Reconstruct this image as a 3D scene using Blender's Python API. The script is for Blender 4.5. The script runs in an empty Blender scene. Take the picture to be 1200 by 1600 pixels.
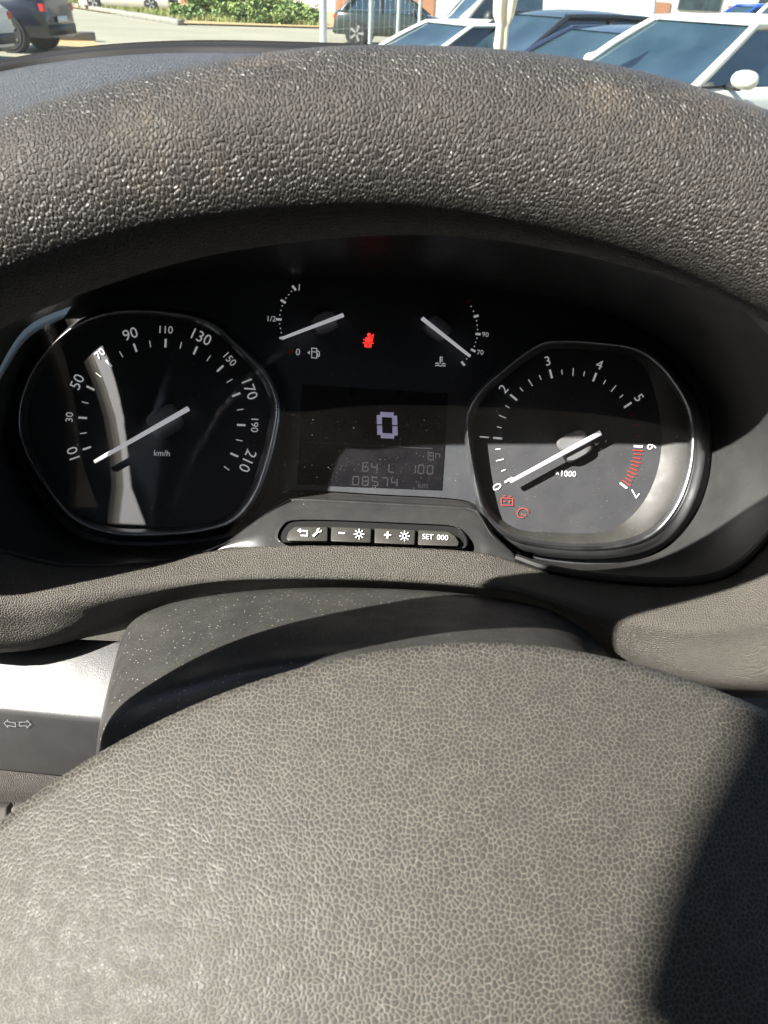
import bpy, bmesh, math, random
import numpy as np
from mathutils import Vector, Matrix

random.seed(7)
rng = np.random.default_rng(7)
R_ = math.radians
scene = bpy.context.scene
COL = scene.collection

# ------------------------------------------------------------------ camera
F_PX, PITCH, ROLL, EYE = 1202.0, R_(34.0), R_(3.0), 1.5      # focal length in pixels of a 1200x1600 frame
cp_, sp_, cr_, sr_ = math.cos(PITCH), math.sin(PITCH), math.cos(ROLL), math.sin(ROLL)
fwd = Vector((0, cp_, -sp_)); up0 = Vector((0, sp_, cp_)); right0 = Vector((1, 0, 0))
cam_r = right0 * cr_ + up0 * sr_
cam_u = up0 * cr_ - right0 * sr_
cam = bpy.data.cameras.new('camera'); cam_o = bpy.data.objects.new('camera', cam); COL.objects.link(cam_o)
cam_o.matrix_world = Matrix(((cam_r.x, cam_u.x, -fwd.x, 0), (cam_r.y, cam_u.y, -fwd.y, 0), (cam_r.z, cam_u.z, -fwd.z, EYE), (0, 0, 0, 1)))
cam.sensor_fit = 'VERTICAL'; cam.sensor_height = 24.0; cam.lens = F_PX / 1600 * 24.0
cam.clip_start = 0.004; cam.clip_end = 2000
cam.dof.use_dof = True; cam.dof.focus_distance = 0.30; cam.dof.aperture_fstop = 30.0
scene.camera = cam_o

# ------------------------------------------------------------------ sky, sun, exposure
SUN = Vector((-0.695, -0.37, 0.616)).normalized()              # direction towards the sun
w = bpy.data.worlds.new('World'); scene.world = w; w.use_nodes = True
nt = w.node_tree; bg = nt.nodes['Background']
sky = nt.nodes.new('ShaderNodeTexSky'); sky.sky_type = 'NISHITA'; sky.sun_disc = False
sky.sun_elevation = math.asin(SUN.z); sky.sun_rotation = math.atan2(SUN.x, SUN.y)
nt.links.new(sky.outputs[0], bg.inputs[0]); bg.inputs[1].default_value = 0.07
sl = bpy.data.lights.new('sun', 'SUN'); sl.energy = 5.0; sl.angle = R_(0.5); sl.color = (1.0, 0.955, 0.88)
so = bpy.data.objects.new('sun', sl); COL.objects.link(so)
so.rotation_euler = (-SUN).to_track_quat('-Z', 'Y').to_euler()
vs = scene.view_settings
vs.view_transform = 'Standard'; vs.look = 'None'; vs.gamma = 1; vs.use_curve_mapping = False; vs.exposure = 1.8
scene.cycles.use_adaptive_sampling = True; scene.cycles.adaptive_threshold = .045; scene.cycles.use_denoising = True
scene.cycles.max_bounces = 5; scene.cycles.diffuse_bounces = 3; scene.cycles.glossy_bounces = 3; scene.cycles.transparent_max_bounces = 12
scene.cycles.caustics_reflective = False; scene.cycles.caustics_refractive = False
scene.cycles.sample_clamp_indirect = 4.0

# ------------------------------------------------------------------ helpers: pixel of the photograph + depth -> point in the cab
EYEV = Vector((0, 0, EYE))
def ray(x, y):
    dx, dy = (x - 600) / F_PX, (y - 800) / F_PX
    a = dx * cr_ + dy * sr_; b = -dx * sr_ + dy * cr_
    return Vector((a, cp_ - b * sp_, -b * cp_ - sp_))
def W(x, y, d): return EYEV + ray(x, y) * d
def pixd(p):
    q = Vector(p) - EYEV; d = q.dot(fwd); return (600 + F_PX * q.dot(cam_r) / d, 800 - F_PX * q.dot(cam_u) / d, d)
class Plane:
    def __init__(s, o, n): s.o, s.n = o, n.normalized()
    def hit(s, x, y, h=0.0):
        r = ray(x, y); t = (s.o + s.n * h - EYEV).dot(s.n) / r.dot(s.n)
        return EYEV + r * t
MPP = 0.34 / F_PX                                            # metres per photo pixel on the dial plane
CL = Plane(W(585, 680, 0.34), Vector((0, -math.cos(R_(31)), math.sin(R_(31)))))

def cr1(p0, p1, p2, p3, t):
    return 0.5 * ((2 * p1) + (-p0 + p2) * t + (2 * p0 - 5 * p1 + 4 * p2 - p3) * t * t + (-p0 + 3 * p1 - 3 * p2 + p3) * t ** 3)
def spline(P, n, closed=False):
    P = [np.array(p, float) for p in P]; N = len(P); out = []
    segs = N if closed else N - 1
    for i in range(segs):
        if closed: a, b, c, d = P[(i - 1) % N], P[i], P[(i + 1) % N], P[(i + 2) % N]
        else:
            b, c = P[i], P[i + 1]
            a = P[i - 1] if i else 2 * b - c
            d = P[i + 2] if i + 2 < N else 2 * c - b
        for k in range(n): out.append(cr1(a, b, c, d, k / n))
    if not closed: out.append(P[-1])
    return out

def obj(name, verts, faces, mat, parent=None, smooth=True, uv=None, auto=None):
    me = bpy.data.meshes.new(name); me.from_pydata([tuple(v) for v in verts], [], faces)
    if mat is not None: me.materials.append(mat)
    if uv is not None:
        l = me.uv_layers.new(name='UVMap')
        flat = np.array([uv[li.vertex_index] for li in me.loops], 'f').ravel()
        l.data.foreach_set('uv', flat)
    me.update()
    bm = bmesh.new(); bm.from_mesh(me); bmesh.ops.recalc_face_normals(bm, faces=bm.faces); bm.to_mesh(me); bm.free()
    if smooth: me.polygons.foreach_set('use_smooth', [True] * len(me.polygons))
    if auto is not None:
        me.set_sharp_from_angle(angle=R_(auto))
    o = bpy.data.objects.new(name, me); COL.objects.link(o)
    if parent is not None: o.parent = parent
    return o
def empty(name, loc=(0, 0, 0), label=None, cat=None, group=None):
    o = bpy.data.objects.new(name, None); COL.objects.link(o); o.location = loc; o.empty_display_size = .05
    return tag(o, label, cat, group)
def tag(o, label=None, cat=None, group=None, kind=None):
    if label: o['label'] = label
    if cat: o['category'] = cat
    if group: o['group'] = group
    if kind: o['kind'] = kind
    return o
def grid_faces(nr, nc, closed_c=False):
    f = []
    for i in range(nr - 1):
        for j in range(nc if closed_c else nc - 1):
            a, b = i * nc + j, i * nc + (j + 1) % nc
            f.append((a, b, b + nc, a + nc))
    return f
def patch(name, rows, mat, parent=None, n=6, m=6, thick=0.0, closed=False):
    """rows of 3D control points -> smooth sheet with real thickness"""
    rr = [spline(r, n, closed) for r in rows]
    cols = [spline([r[j] for r in rr], m) for j in range(len(rr[0]))]
    nr, nc = len(cols[0]), len(cols)
    v = [cols[j][i] for i in range(nr) for j in range(nc)]
    g = np.array(v).reshape(nr, nc, 3)
    du = np.linalg.norm(np.diff(g, axis=1), axis=2); dv = np.linalg.norm(np.diff(g, axis=0), axis=2)
    U = np.concatenate([np.zeros((nr, 1)), np.cumsum(du, 1)], 1); U = U - U[:, nc // 2:nc // 2 + 1]
    V = np.concatenate([np.zeros((1, nc)), np.cumsum(dv, 0)], 0)
    o = obj(name, v, grid_faces(nr, nc, closed), mat, parent, uv=np.stack([U.ravel(), V.ravel()], 1))
    if thick:
        md = o.modifiers.new('thickness', 'SOLIDIFY'); md.thickness = thick; md.offset = -1
    return o
def ppatch(name, rows, mat, parent=None, **k):
    return patch(name, [[W(*p) for p in r] for r in rows], mat, parent, **k)
def loft(name, loops, mat, parent=None, cap=False, auto=None):
    nc = len(loops[0]); v = [p for l in loops for p in l]
    f = grid_faces(len(loops), nc, True)
    if cap:
        base = (len(loops) - 1) * nc; f.append(tuple(base + i for i in range(nc)))
    return obj(name, v, f, mat, parent, auto=auto)
def bevel(o, wd, seg=2, ang=30):
    m = o.modifiers.new('bevel', 'BEVEL'); m.width = wd; m.segments = seg; m.limit_method = 'ANGLE'; m.angle_limit = R_(ang)
    return o
def box_vf(c, sx, sy, sz, ax=None):
    ax = ax or (Vector((1, 0, 0)), Vector((0, 1, 0)), Vector((0, 0, 1)))
    c = Vector(c); v = []
    for k in (-1, 1):
        for j in (-1, 1):
            for i in (-1, 1): v.append(c + ax[0] * (i * sx / 2) + ax[1] * (j * sy / 2) + ax[2] * (k * sz / 2))
    return v, [(0, 2, 3, 1), (4, 5, 7, 6), (0, 1, 5, 4), (2, 6, 7, 3), (0, 4, 6, 2), (1, 3, 7, 5)]
def box(name, c, s, mat, parent=None, ax=None, bev=0.0, seg=2):
    v, f = box_vf(c, *s, ax); o = obj(name, v, f, mat, parent, smooth=bev > 0)
    if bev: bevel(o, bev, seg)
    return o
def prism(name, pts_lo, pts_hi, mat, parent=None, bev=0.0):
    n = len(pts_lo); v = list(pts_lo) + list(pts_hi)
    f = [tuple(range(n))[::-1], tuple(range(n, 2 * n))] + [(i, (i + 1) % n, n + (i + 1) % n, n + i) for i in range(n)]
    o = obj(name, v, f, mat, parent, smooth=bev > 0)
    if bev: bevel(o, bev)
    return o
def tube_vf(path, rad, seg=10, caps=True):
    P = [Vector(p) for p in path]; v, f = [], []
    t0 = (P[1] - P[0]).normalized(); up = Vector((0, 0, 1)) if abs(t0.z) < .9 else Vector((1, 0, 0))
    x = t0.cross(up).normalized()
    for i, p in enumerate(P):
        t = (P[min(i + 1, len(P) - 1)] - P[max(i - 1, 0)]).normalized()
        x = (x - t * x.dot(t)).normalized(); y = t.cross(x)
        r = rad[i] if isinstance(rad, (list, tuple)) else rad
        for k in range(seg):
            a = 2 * math.pi * k / seg; v.append(p + x * (r * math.cos(a)) + y * (r * math.sin(a)))
    f = grid_faces(len(P), seg, True)
    if caps: f += [tuple(range(seg))[::-1], tuple((len(P) - 1) * seg + k for k in range(seg))]
    return v, f
def tube(name, path, rad, mat, parent=None, seg=10):
    v, f = tube_vf(path, rad, seg); return obj(name, v, f, mat, parent, auto=40)

# ------------------------------------------------------------------ materials
class NT:
    def __init__(s, name):
        s.m = bpy.data.materials.new(name); s.m.use_nodes = True; s.t = s.m.node_tree; s.b = s.t.nodes['Principled BSDF']
        s.out = s.t.nodes['Material Output']
    def n(s, typ, **k):
        nd = s.t.nodes.new('ShaderNode' + typ)
        for a, b in k.items(): setattr(nd, a, b)
        return nd
    def l(s, a, b): s.t.links.new(a, b)
    def mix(s, fac, a, b):
        nd = s.n('Mix', data_type='RGBA'); s.set(nd.inputs[0], fac); s.set(nd.inputs[6], a); s.set(nd.inputs[7], b); return nd.outputs[2]
    def mth(s, op, a, b=None, clamp=False):
        nd = s.n('Math', operation=op, use_clamp=clamp); s.set(nd.inputs[0], a)
        if b is not None: s.set(nd.inputs[1], b)
        return nd.outputs[0]
    def rng(s, v, a, b, c=0.0, d=1.0, smooth=True):
        nd = s.n('MapRange'); nd.interpolation_type = 'SMOOTHSTEP' if smooth else 'LINEAR'
        for i, x in enumerate((v, a, b, c, d)): s.set(nd.inputs[i], x)
        return nd.outputs[0]
    def set(s, sock, v):
        if hasattr(v, 'links'): s.l(v, sock)
        elif isinstance(v, (tuple, list)) and len(v) == 3 and sock.type == 'RGBA': sock.default_value = (*v, 1)
        else: sock.default_value = v
    def noise(s, vec, scale, detail=3, rough=.55):
        nd = s.n('TexNoise'); nd.inputs['Scale'].default_value = scale; nd.inputs['Detail'].default_value = detail
        nd.inputs['Roughness'].default_value = rough; s.l(vec, nd.inputs['Vector']); return nd
    def voro(s, vec, scale, feature='F1', rand=1.0, dim='3D'):
        nd = s.n('TexVoronoi', feature=feature, voronoi_dimensions=dim); nd.inputs['Scale'].default_value = scale
        nd.inputs['Randomness'].default_value = rand; s.l(vec, nd.inputs['Vector']); return nd
    def coord(s, kind='Object', scale=None):
        c = s.n('TexCoord').outputs[kind]
        if scale:
            mp = s.n('Mapping'); s.l(c, mp.inputs[0]); mp.inputs['Scale'].default_value = scale; return mp.outputs[0]
        return c
def specks(k, vec, scale, size, cover, seed=0.0):
    """small dust flecks: mask 0..1"""
    v = k.voro(vec, scale); rnd = k.n('SeparateColor'); k.l(v.outputs['Color'], rnd.inputs[0])
    near = k.rng(v.outputs['Distance'], size * .5, size, 1.0, 0.0)
    pick = k.mth('LESS_THAN', rnd.outputs[0], cover)
    return k.mth('MULTIPLY', near, pick)
DUST = (.36, .34, .30)
def plastic(name, col, rough=.45, dust=0.0, fine=0.0, film=.0, spec=.5, metallic=0.0, sc=1.0, coat=0.0, dsize=.11):
    k = NT(name); o = k.coord()
    n1 = k.noise(o, 45 * sc, 4); c = k.mix(k.rng(n1.outputs[0], .3, .75), tuple(x * .96 for x in col), tuple(min(1, x * 1.04) for x in col))
    if film: c = k.mix(k.mth('MULTIPLY', k.rng(k.noise(o, 75, 7, .7).outputs[0], .2, .85), film), c, DUST)
    r = k.rng(k.noise(o, 90 * sc, 3).outputs[0], .3, .7, rough * .85, min(1, rough * 1.18))
    if dust:
        m1 = k.mth('MULTIPLY', specks(k, o, 640, dsize, dust), .8); m2 = specks(k, o, 1700, .2, dust * 1.3)
        m = k.mth('MAXIMUM', m1, k.mth('MULTIPLY', m2, .45)); c = k.mix(m, c, (.40, .37, .32)); r = k.mth('MAXIMUM', r, m)
    k.set(k.b.inputs['Base Color'], c); k.set(k.b.inputs['Roughness'], r)
    k.b.inputs['Specular IOR Level'].default_value = spec; k.b.inputs['Metallic'].default_value = metallic
    k.b.inputs['Coat Weight'].default_value = coat
    if fine:
        bp = k.n('Bump'); bp.inputs['Strength'].default_value = fine; bp.inputs['Distance'].default_value = .0003
        k.l(k.noise(o, 1900 * sc, 2).outputs[0], bp.inputs['Height']); k.l(bp.outputs[0], k.b.inputs['Normal'])
    return k.m
def leather(name, col, groove, scale, rough=.42, depth=.0005, width=.10, coords='UV', stretch=None, warp=.35, dirt=0.0, film=.12, strength=1.0, grooverough=.75, spec=.5):
    """grained soft plastic: raised cells, dusty grooves between them"""
    k = NT(name); o = k.coord(coords, stretch)
    nz = k.noise(o, scale * .55, 2); add = k.n('VectorMath', operation='SCALE'); add.inputs['Scale'].default_value = warp / scale
    sub = k.n('VectorMath', operation='SUBTRACT'); k.l(nz.outputs['Color'], sub.inputs[0]); sub.inputs[1].default_value = (.5, .5, .5)
    k.l(sub.outputs[0], add.inputs[0]); vec = k.n('VectorMath', operation='ADD'); k.l(o, vec.inputs[0]); k.l(add.outputs[0], vec.inputs[1])
    v1 = k.voro(vec.outputs[0], scale, 'DISTANCE_TO_EDGE', 1.0, '2D').outputs['Distance']
    v2 = k.voro(vec.outputs[0], scale * 2.1, 'DISTANCE_TO_EDGE', 1.0, '2D').outputs['Distance']
    wv = k.rng(k.noise(o, scale * .22, 2).outputs[0], .3, .7, width * .8, width * 1.25)
    g1 = k.rng(v1, 0.0, wv, 1.0, 0.0)                                      # 1 in the groove
    g2 = k.mth('MULTIPLY', k.rng(v2, 0.0, width, 1.0, 0.0), .35)
    g = k.mth('MAXIMUM', g1, g2)
    base = k.mix(k.rng(k.noise(o, scale * .09, 4).outputs[0], .3, .7), tuple(x * .93 for x in col), tuple(x * 1.07 for x in col))
    base = k.mix(k.mth('MULTIPLY', k.rng(k.noise(o, scale * .05, 5).outputs[0], .2, .85), film), base, DUST)
    if dirt:
        dm = k.mth('MULTIPLY', k.rng(k.noise(k.coord('Object'), 28, 7, .68).outputs[0], .55, .72), dirt)
        dm = k.mth('MULTIPLY', dm, k.rng(k.noise(o, scale * .8, 3).outputs[0], .35, .6, .3, 1.0))
        base = k.mix(dm, base, (.46, .36, .24))
    gm = k.mth('MULTIPLY', g, k.rng(k.noise(o, scale * .13, 3).outputs[0], .30, .60, .95, 1.0))
    c = k.mix(gm, base, groove)
    k.set(k.b.inputs['Base Color'], c)
    k.set(k.b.inputs['Roughness'], k.mth('ADD', k.mth('MULTIPLY', g, grooverough - rough), k.rng(k.noise(o, scale * .3, 3).outputs[0], .3, .7, rough * .85, rough * 1.15)))
    k.b.inputs['Specular IOR Level'].default_value = spec
    h = k.mth('SUBTRACT', k.mth('MULTIPLY', k.rng(v1, 0.0, .35, 0.0, 1.0), 1.0), k.mth('MULTIPLY', g2, .5))
    h = k.mth('ADD', h, k.mth('MULTIPLY', k.noise(o, scale * 3.5, 2).outputs[0], .12))
    bp = k.n('Bump'); bp.inputs['Strength'].default_value = strength; bp.inputs['Distance'].default_value = depth
    k.l(h, bp.inputs['Height']); k.l(bp.outputs[0], k.b.inputs['Normal'])
    return k.m
def flat(name, col, rough=.6, emit=0.0, metallic=0.0, spec=.5):
    k = NT(name); o = k.coord()
    k.set(k.b.inputs['Base Color'], k.mix(k.noise(o, 400, 2).outputs[0], tuple(x * .92 for x in col), tuple(min(1, x * 1.05) for x in col)))
    k.b.inputs['Roughness'].default_value = rough; k.b.inputs['Metallic'].default_value = metallic; k.b.inputs['Specular IOR Level'].default_value = spec
    if emit:
        k.m.cycles.emission_sampling = 'NONE'; k.b.inputs['Emission Color'].default_value = (*col, 1); k.b.inputs['Emission Strength'].default_value = emit
    return k.m
def clear(name, gloss=.05, dust=0.0, film=0.0, tint=(1, 1, 1), rough=.02, dscale=420):
    """thin clear pane: see-through, reflecting by Fresnel, with dust on it"""
    k = NT(name); k.t.nodes.remove(k.b); o = k.coord()
    tr = k.n('BsdfTransparent'); tr.inputs[0].default_value = (*tint, 1)
    gl = k.n('BsdfGlossy'); gl.inputs['Roughness'].default_value = rough
    lw = k.n('LayerWeight'); lw.inputs[0].default_value = .5
    fr = k.mth('ADD', k.mth('MULTIPLY', k.mth('POWER', lw.outputs['Facing'], 5.0), .9), gloss)
    m1 = k.n('MixShader'); k.l(fr, m1.inputs[0]); k.l(tr.outputs[0], m1.inputs[1]); k.l(gl.outputs[0], m1.inputs[2])
    last = m1.outputs[0]
    if dust or film:
        df = k.n('BsdfDiffuse'); df.inputs[0].default_value = (.7, .66, .58, 1)
        tl = k.n('BsdfTranslucent'); tl.inputs[0].default_value = (.7, .68, .6, 1)
        dd = k.n('MixShader'); dd.inputs[0].default_value = .5; k.l(df.outputs[0], dd.inputs[1]); k.l(tl.outputs[0], dd.inputs[2])
        a = specks(k, o, dscale, .09, dust); b = specks(k, o, dscale * 3.2, .16, dust)
        fm = k.mth('MULTIPLY', k.rng(k.noise(o, 22, 6, .65).outputs[0], .3, .75, .4, 1.0), film)
        f = k.mth('ADD', k.mth('MULTIPLY', k.mth('MAXIMUM', a, b), .8 if dust else 0.0), fm, clamp=True)
        m2 = k.n('MixShader'); k.l(f, m2.inputs[0]); k.l(last, m2.inputs[1]); k.l(dd.outputs[0], m2.inputs[2]); last = m2.outputs[0]
    k.l(last, k.out.inputs[0]); return k.m

M = {}
M['rim'] = leather('rim_leather', (.028, .0265, .0245), (.072, .064, .054), 1000, rough=.42, depth=.00024, width=.13, stretch=(1.35, .85, 1), warp=.9, dirt=.24, film=.07, grooverough=.55)
M['pad'] = leather('airbag_grain', (.034, .0325, .0285), (.185, .172, .144), 1150, rough=.50, depth=.00006, width=.075, warp=1.0, film=.0, strength=.8, spec=.30)
M['dash'] = leather('dash_grain', (.052, .049, .043), (.135, .124, .104), 1050, rough=.42, depth=.00032, width=.15, warp=.8, film=.04)
M['hoodtop'] = leather('hood_grain', (.024, .026, .031), (.085, .088, .095), 480, rough=.36, depth=.0008, width=.16, warp=.7, film=.02)
M['shroud'] = plastic('shroud_plastic', (.032, .032, .031), .42, dust=.48, fine=.12, film=.06, dsize=.19)
M['surround'] = plastic('surround_plastic', (.030, .0305, .031), .36, dust=.07, film=.04, fine=.05)
M['lowtrim'] = plastic('lower_trim', (.10, .095, .085), .5)
M['face'] = plastic('dial_face', (.044, .046, .052), .55, dust=.08, film=.03)
M['plate'] = plastic('face_plate', (.044, .048, .056), .5, dust=.08, film=.03)
M['wall'] = plastic('bezel_wall', (.028, .027, .025), .48, dust=.08, film=.06)
M['chrome'] = plastic('satin_chrome', (.36, .37, .39), .32, metallic=1.0)
M['hubp'] = plastic('needle_boss', (.15, .15, .155), .45)
M['satin'] = plastic('satin_silver', (.30, .31, .32), .34, metallic=.9, dust=.05)
M['arrow'] = flat('print_grey', (.38, .38, .40))
M['ring'] = plastic('bezel_ring', (.05, .052, .055), .2, dust=.05, spec=.7)
M['white'] = flat('print_white', (.80, .80, .82), emit=.10)
M['needle'] = flat('needle_white', (.85, .84, .90), .4, emit=.12)
M['redprint'] = flat('print_red', (.50, .03, .02))
M['redlamp'] = flat('lamp_red', (1.0, .045, .035), emit=.35)
M['reddim'] = flat('lamp_red_dim', (.42, .05, .04), emit=.04)
M['screen'] = plastic('screen_black', (.005, .005, .007), .3, dust=.16)
M['lcd'] = flat('lcd_lavender', (.46, .43, .66), emit=.10)
M['lcddim'] = flat('lcd_grey', (.022, .022, .027), .5)
M['key'] = plastic('key_plastic', (.034, .033, .030), .45, dust=.10, fine=.15, film=.1)
M['black'] = flat('black_plastic', (.012, .012, .012), .5)
M['stalk'] = plastic('stalk_plastic', (.055, .055, .057), .36, fine=.35, film=.04, sc=1.3, spec=.45)
M['cab'] = plastic('cab_lining', (.045, .045, .045), .8)
M['lens'] = clear('cluster_lens', gloss=.010, dust=.07, film=.009, rough=.06)
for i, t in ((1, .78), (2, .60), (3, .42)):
    M['fade_tint%d' % i] = clear('streak_fade_tint_%d' % i, gloss=.02, tint=(t, t * .98, t * .94), rough=.3)  # added tints beside the slot, fading one side of the sun streak
M['windscreen'] = clear('windscreen_glass', film=.085, tint=(.90, .96, .94))

# ------------------------------------------------------------------ van cab shell (stays out of frame, shades the cab)
cab = empty('van_cab', (0, 0, 0), 'van cab with windscreen seen above the steering wheel', 'van cab')
def rect_frame(name, quad, hole, mat, parent, thick=.03):
    v = [Vector(p) for p in quad] + [Vector(p) for p in hole]
    f = [(i, (i + 1) % 4, 4 + (i + 1) % 4, 4 + i) for i in range(4)]
    o = obj(name, v, f, mat, parent, smooth=False)
    md = o.modifiers.new('thickness', 'SOLIDIFY'); md.thickness = thick; md.offset = 0
    return o
E0 = EYE
def door_with_opening(name, X, outer_r, hole, mat, parent):
    hl = spline(hole, 5, True); (y0, z0), (y1, z1) = outer_r; cy = sum(p[0] for p in hl) / len(hl); cz = sum(p[1] for p in hl) / len(hl)
    out = []
    for p in hl:
        d = np.array([p[0] - cy, p[1] - cz]); d = d / np.linalg.norm(d)
        t = min([((y1 if d[0] > 0 else y0) - cy) / d[0] if abs(d[0]) > 1e-9 else 9e9, ((z1 if d[1] > 0 else z0) - cz) / d[1] if abs(d[1]) > 1e-9 else 9e9])
        out.append((cy + d[0] * t, cz + d[1] * t))
    n = len(hl); v = [(X, p[0], E0 + p[1]) for p in hl] + [(X, p[0], E0 + p[1]) for p in out]
    o = obj(name, v, [(i, (i + 1) % n, n + (i + 1) % n, n + i) for i in range(n)], mat, parent, smooth=False)
    md = o.modifiers.new('thickness', 'SOLIDIFY'); md.thickness = .03; md.offset = 0
    return o
DX = -.45
def door_cross(x, y, d):     # where sunlight bound for a point of the cab passes the door plane
    p = W(x, y, d); t = (p.x - DX) / -SUN.x; q = p + SUN * t; return (q.y, q.z - E0)
edge = [door_cross(1300, 1020, .150), door_cross(1245, 1170, .1364), door_cross(1160, 1350, .121), door_cross(1095, 1600, .108), door_cross(1050, 1900, .095)]  # rear edge of the opening shaped to throw the shadow on the airbag cover
HOLE = [(.62, -.25), (.60, -.05), (.52, .30), (.42, .62), (.34, .74), (.22, .77), (.08, .74), (edge[0][0] + .04, edge[0][1] + .09)] + edge + [(-.30, .08), (-.31, -.12), (-.28, -.21), (-.18, -.24), (.10, -.25), (.45, -.26)]
door_with_opening('door', DX, ((-1.0, -1.1), (.70, .86)), HOLE, M['cab'], cab)
rect_frame('door', [(1.25, -1.0, E0 - 1.1), (1.25, 1.0, E0 - 1.1), (1.25, 1.0, E0 + .80), (1.25, -1.0, E0 + .80)],
           [(1.25, -.45, E0 - .15), (1.25, .62, E0 - .15), (1.25, .35, E0 + .66), (1.25, -.45, E0 + .66)], M['cab'], cab)
box('roof_lining', (.315, -.34, E0 + .83), (1.95, 1.36, .05), M['cab'], cab)
box('bulkhead', (.315, -1.02, E0 - .13), (1.95, .04, 1.98), M['cab'], cab)
box('floor_mat', (.315, -.1, E0 - 1.12), (1.95, 1.9, .04), M['cab'], cab)
patch('windscreen', [[(-.52, .34, E0 + .81), (.3, .42, E0 + .82), (1.23, .34, E0 + .81)], [(-.60, .70, E0 + .32), (.3, .82, E0 + .32), (1.23, .70, E0 + .32)],
                     [(-.70, 1.04, E0 - .14), (.3, 1.18, E0 - .14), (1.23, 1.02, E0 - .14)]], M['windscreen'], cab, thick=0)
tube('pillar', [(-.50, .33, E0 + .81), (-.58, .70, E0 + .32), (-.68, 1.06, E0 - .16)], .035, M['cab'], cab)
tube('pillar', [(1.24, .33, E0 + .81), (1.24, .70, E0 + .32), (1.24, 1.02, E0 - .16)], .035, M['cab'], cab)

# ------------------------------------------------------------------ dashboard
dash = empty('dashboard', W(600, 900, .33), 'dark grained dashboard with hooded binnacle behind the steering wheel', 'dashboard')
def child(o, parent):   # keep world position under a moved empty
    o.parent = parent; o.matrix_parent_inverse = Matrix.Translation(parent.location).inverted(); return o
DASH = []
# the lip of the hood runs where its shadow's edge on dials and pad asks for it: a lit point of that edge, and how far the lip stands off towards the sun
lip = [pixd(W(x, y, d) + SUN * t) for x, y, d, t in ((0, 934, .296, .09), (150, 905, .303, .10), (330, 852, .32, .12), (440, 785, .33, .14), (520, 705, .338, .155), (610, 697, .338, .168), (700, 690, .338, .176), (800, 690, .338, .180),
       (900, 690, .338, .180), (965, 690, .338, .180), (1045, 680, .332, .170), (1150, 625, .30, .120), (1200, 590, .285, .088))] + [(1190, 470, .250), (1265, 580, .27), (1280, 700, .285)]
lipW = [W(*p) for p in lip]
ridge = [(-560, 420, .40), (-420, 310, .41), (-260, 190, .44), (-140, 140, .45), (-40, 112, .46), (60, 91, .47), (170, 78, .475), (300, 72, .48), (450, 74, .48), (600, 80, .48),
         (780, 95, .475), (960, 122, .47), (1130, 160, .46), (1280, 215, .45), (1400, 280, .44), (1500, 340, .43)]
ridW = [W(*p) for p in ridge]
crest = [a.lerp(b, .10) + Vector((0, 0, .013)) for a, b in zip(lipW, ridW)]
midt = [a.lerp(b, .55) + Vector((0, 0, .010)) for a, b in zip(lipW, ridW)]
back0 = [p + Vector((0, -.004, -.0030)) for p in ridW]
back1 = [p + Vector((0, .012, -.002)) for p in ridW]
back2 = [p + Vector((0, .03, -.06)) for p in ridW]
DASH.append(patch('hood', [lipW, [p + Vector((0, .002, .007)) for p in lipW], crest, midt, back0], M['hoodtop'], n=6, m=8, thick=.003))
DASH.append(patch('hood_edge', [[p + Vector((0, -.0035, -.0036)) for p in ridW], [p + Vector((0, -.0005, .0004)) for p in ridW], [p + Vector((0, .006, .0004)) for p in ridW], back1, back2], M['black'], n=6, m=4))
DASH.append(patch('dash_top', [[Vector((x, .50, E0 - .12)) for x in (-.6, -.2, .2, .7, 1.22)], [Vector((x, .8, E0 - .13)) for x in (-.6, -.2, .2, .7, 1.22)],
                               [Vector((x, 1.05, E0 - .15)) for x in (-.6, -.2, .2, .7, 1.22)]], M['hoodtop'], thick=.01))
pad_rows = [
 [(-260, 792, .276), (-110, 830, .292), (0, 862, .303), (100, 884, .310), (235, 880, .315), (345, 859, .3170), (445, 853, .3140), (590, 854, .3138), (740, 862, .3150), (805, 878, .3168), (860, 893, .317), (960, 909, .313), (1075, 912, .309), (1152, 889, .305), (1222, 813, .297), (1330, 720, .29)],
 [(-260, 840, .272), (-110, 880, .286), (0, 908, .297), (110, 907, .302), (235, 895, .306), (345, 884, .309), (445, 877, .309), (590, 879, .309), (740, 886, .309), (805, 902, .309), (870, 925, .306), (970, 945, .302), (1075, 955, .297), (1160, 940, .293), (1230, 900, .288), (1330, 830, .28)],
 [(-260, 880, .270), (-110, 925, .283), (0, 945, .293), (110, 932, .297), (235, 915, .302), (345, 902, .305), (445, 895, .306), (590, 897, .306), (740, 906, .306), (805, 918, .305), (880, 942, .303), (980, 968, .298), (1075, 982, .292), (1160, 975, .288), (1230, 955, .284), (1330, 900, .276)],
 [(-260, 920, .273), (-110, 960, .286), (0, 975, .296), (100, 962, .300), (215, 938, .306), (330, 915, .309), (445, 908, .310), (590, 910, .310), (740, 920, .310), (815, 932, .309), (890, 960, .306), (985, 990, .300), (1075, 1006, .294), (1160, 1002, .290), (1230, 985, .286), (1330, 940, .278)],
 [(-260, 980, .285), (-110, 1010, .298), (0, 1018, .308), (90, 1006, .314), (190, 974, .322), (310, 934, .330), (445, 914, .335), (590, 915, .335), (740, 925, .335), (830, 946, .335), (910, 1000, .325), (1000, 1040, .312), (1090, 1062, .302), (1170, 1070, .296), (1240, 1068, .290), (1330, 1050, .282)],
 [(-260, 985, .33), (-110, 1012, .345), (0, 1014, .355), (90, 1003, .36), (190, 985, .365), (310, 950, .37), (445, 930, .37), (590, 930, .37), (740, 940, .37), (830, 965, .365), (910, 1040, .352), (1000, 1068, .342), (1090, 1085, .33), (1170, 1090, .325), (1240, 1090, .32), (1330, 1080, .31)]]
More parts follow.
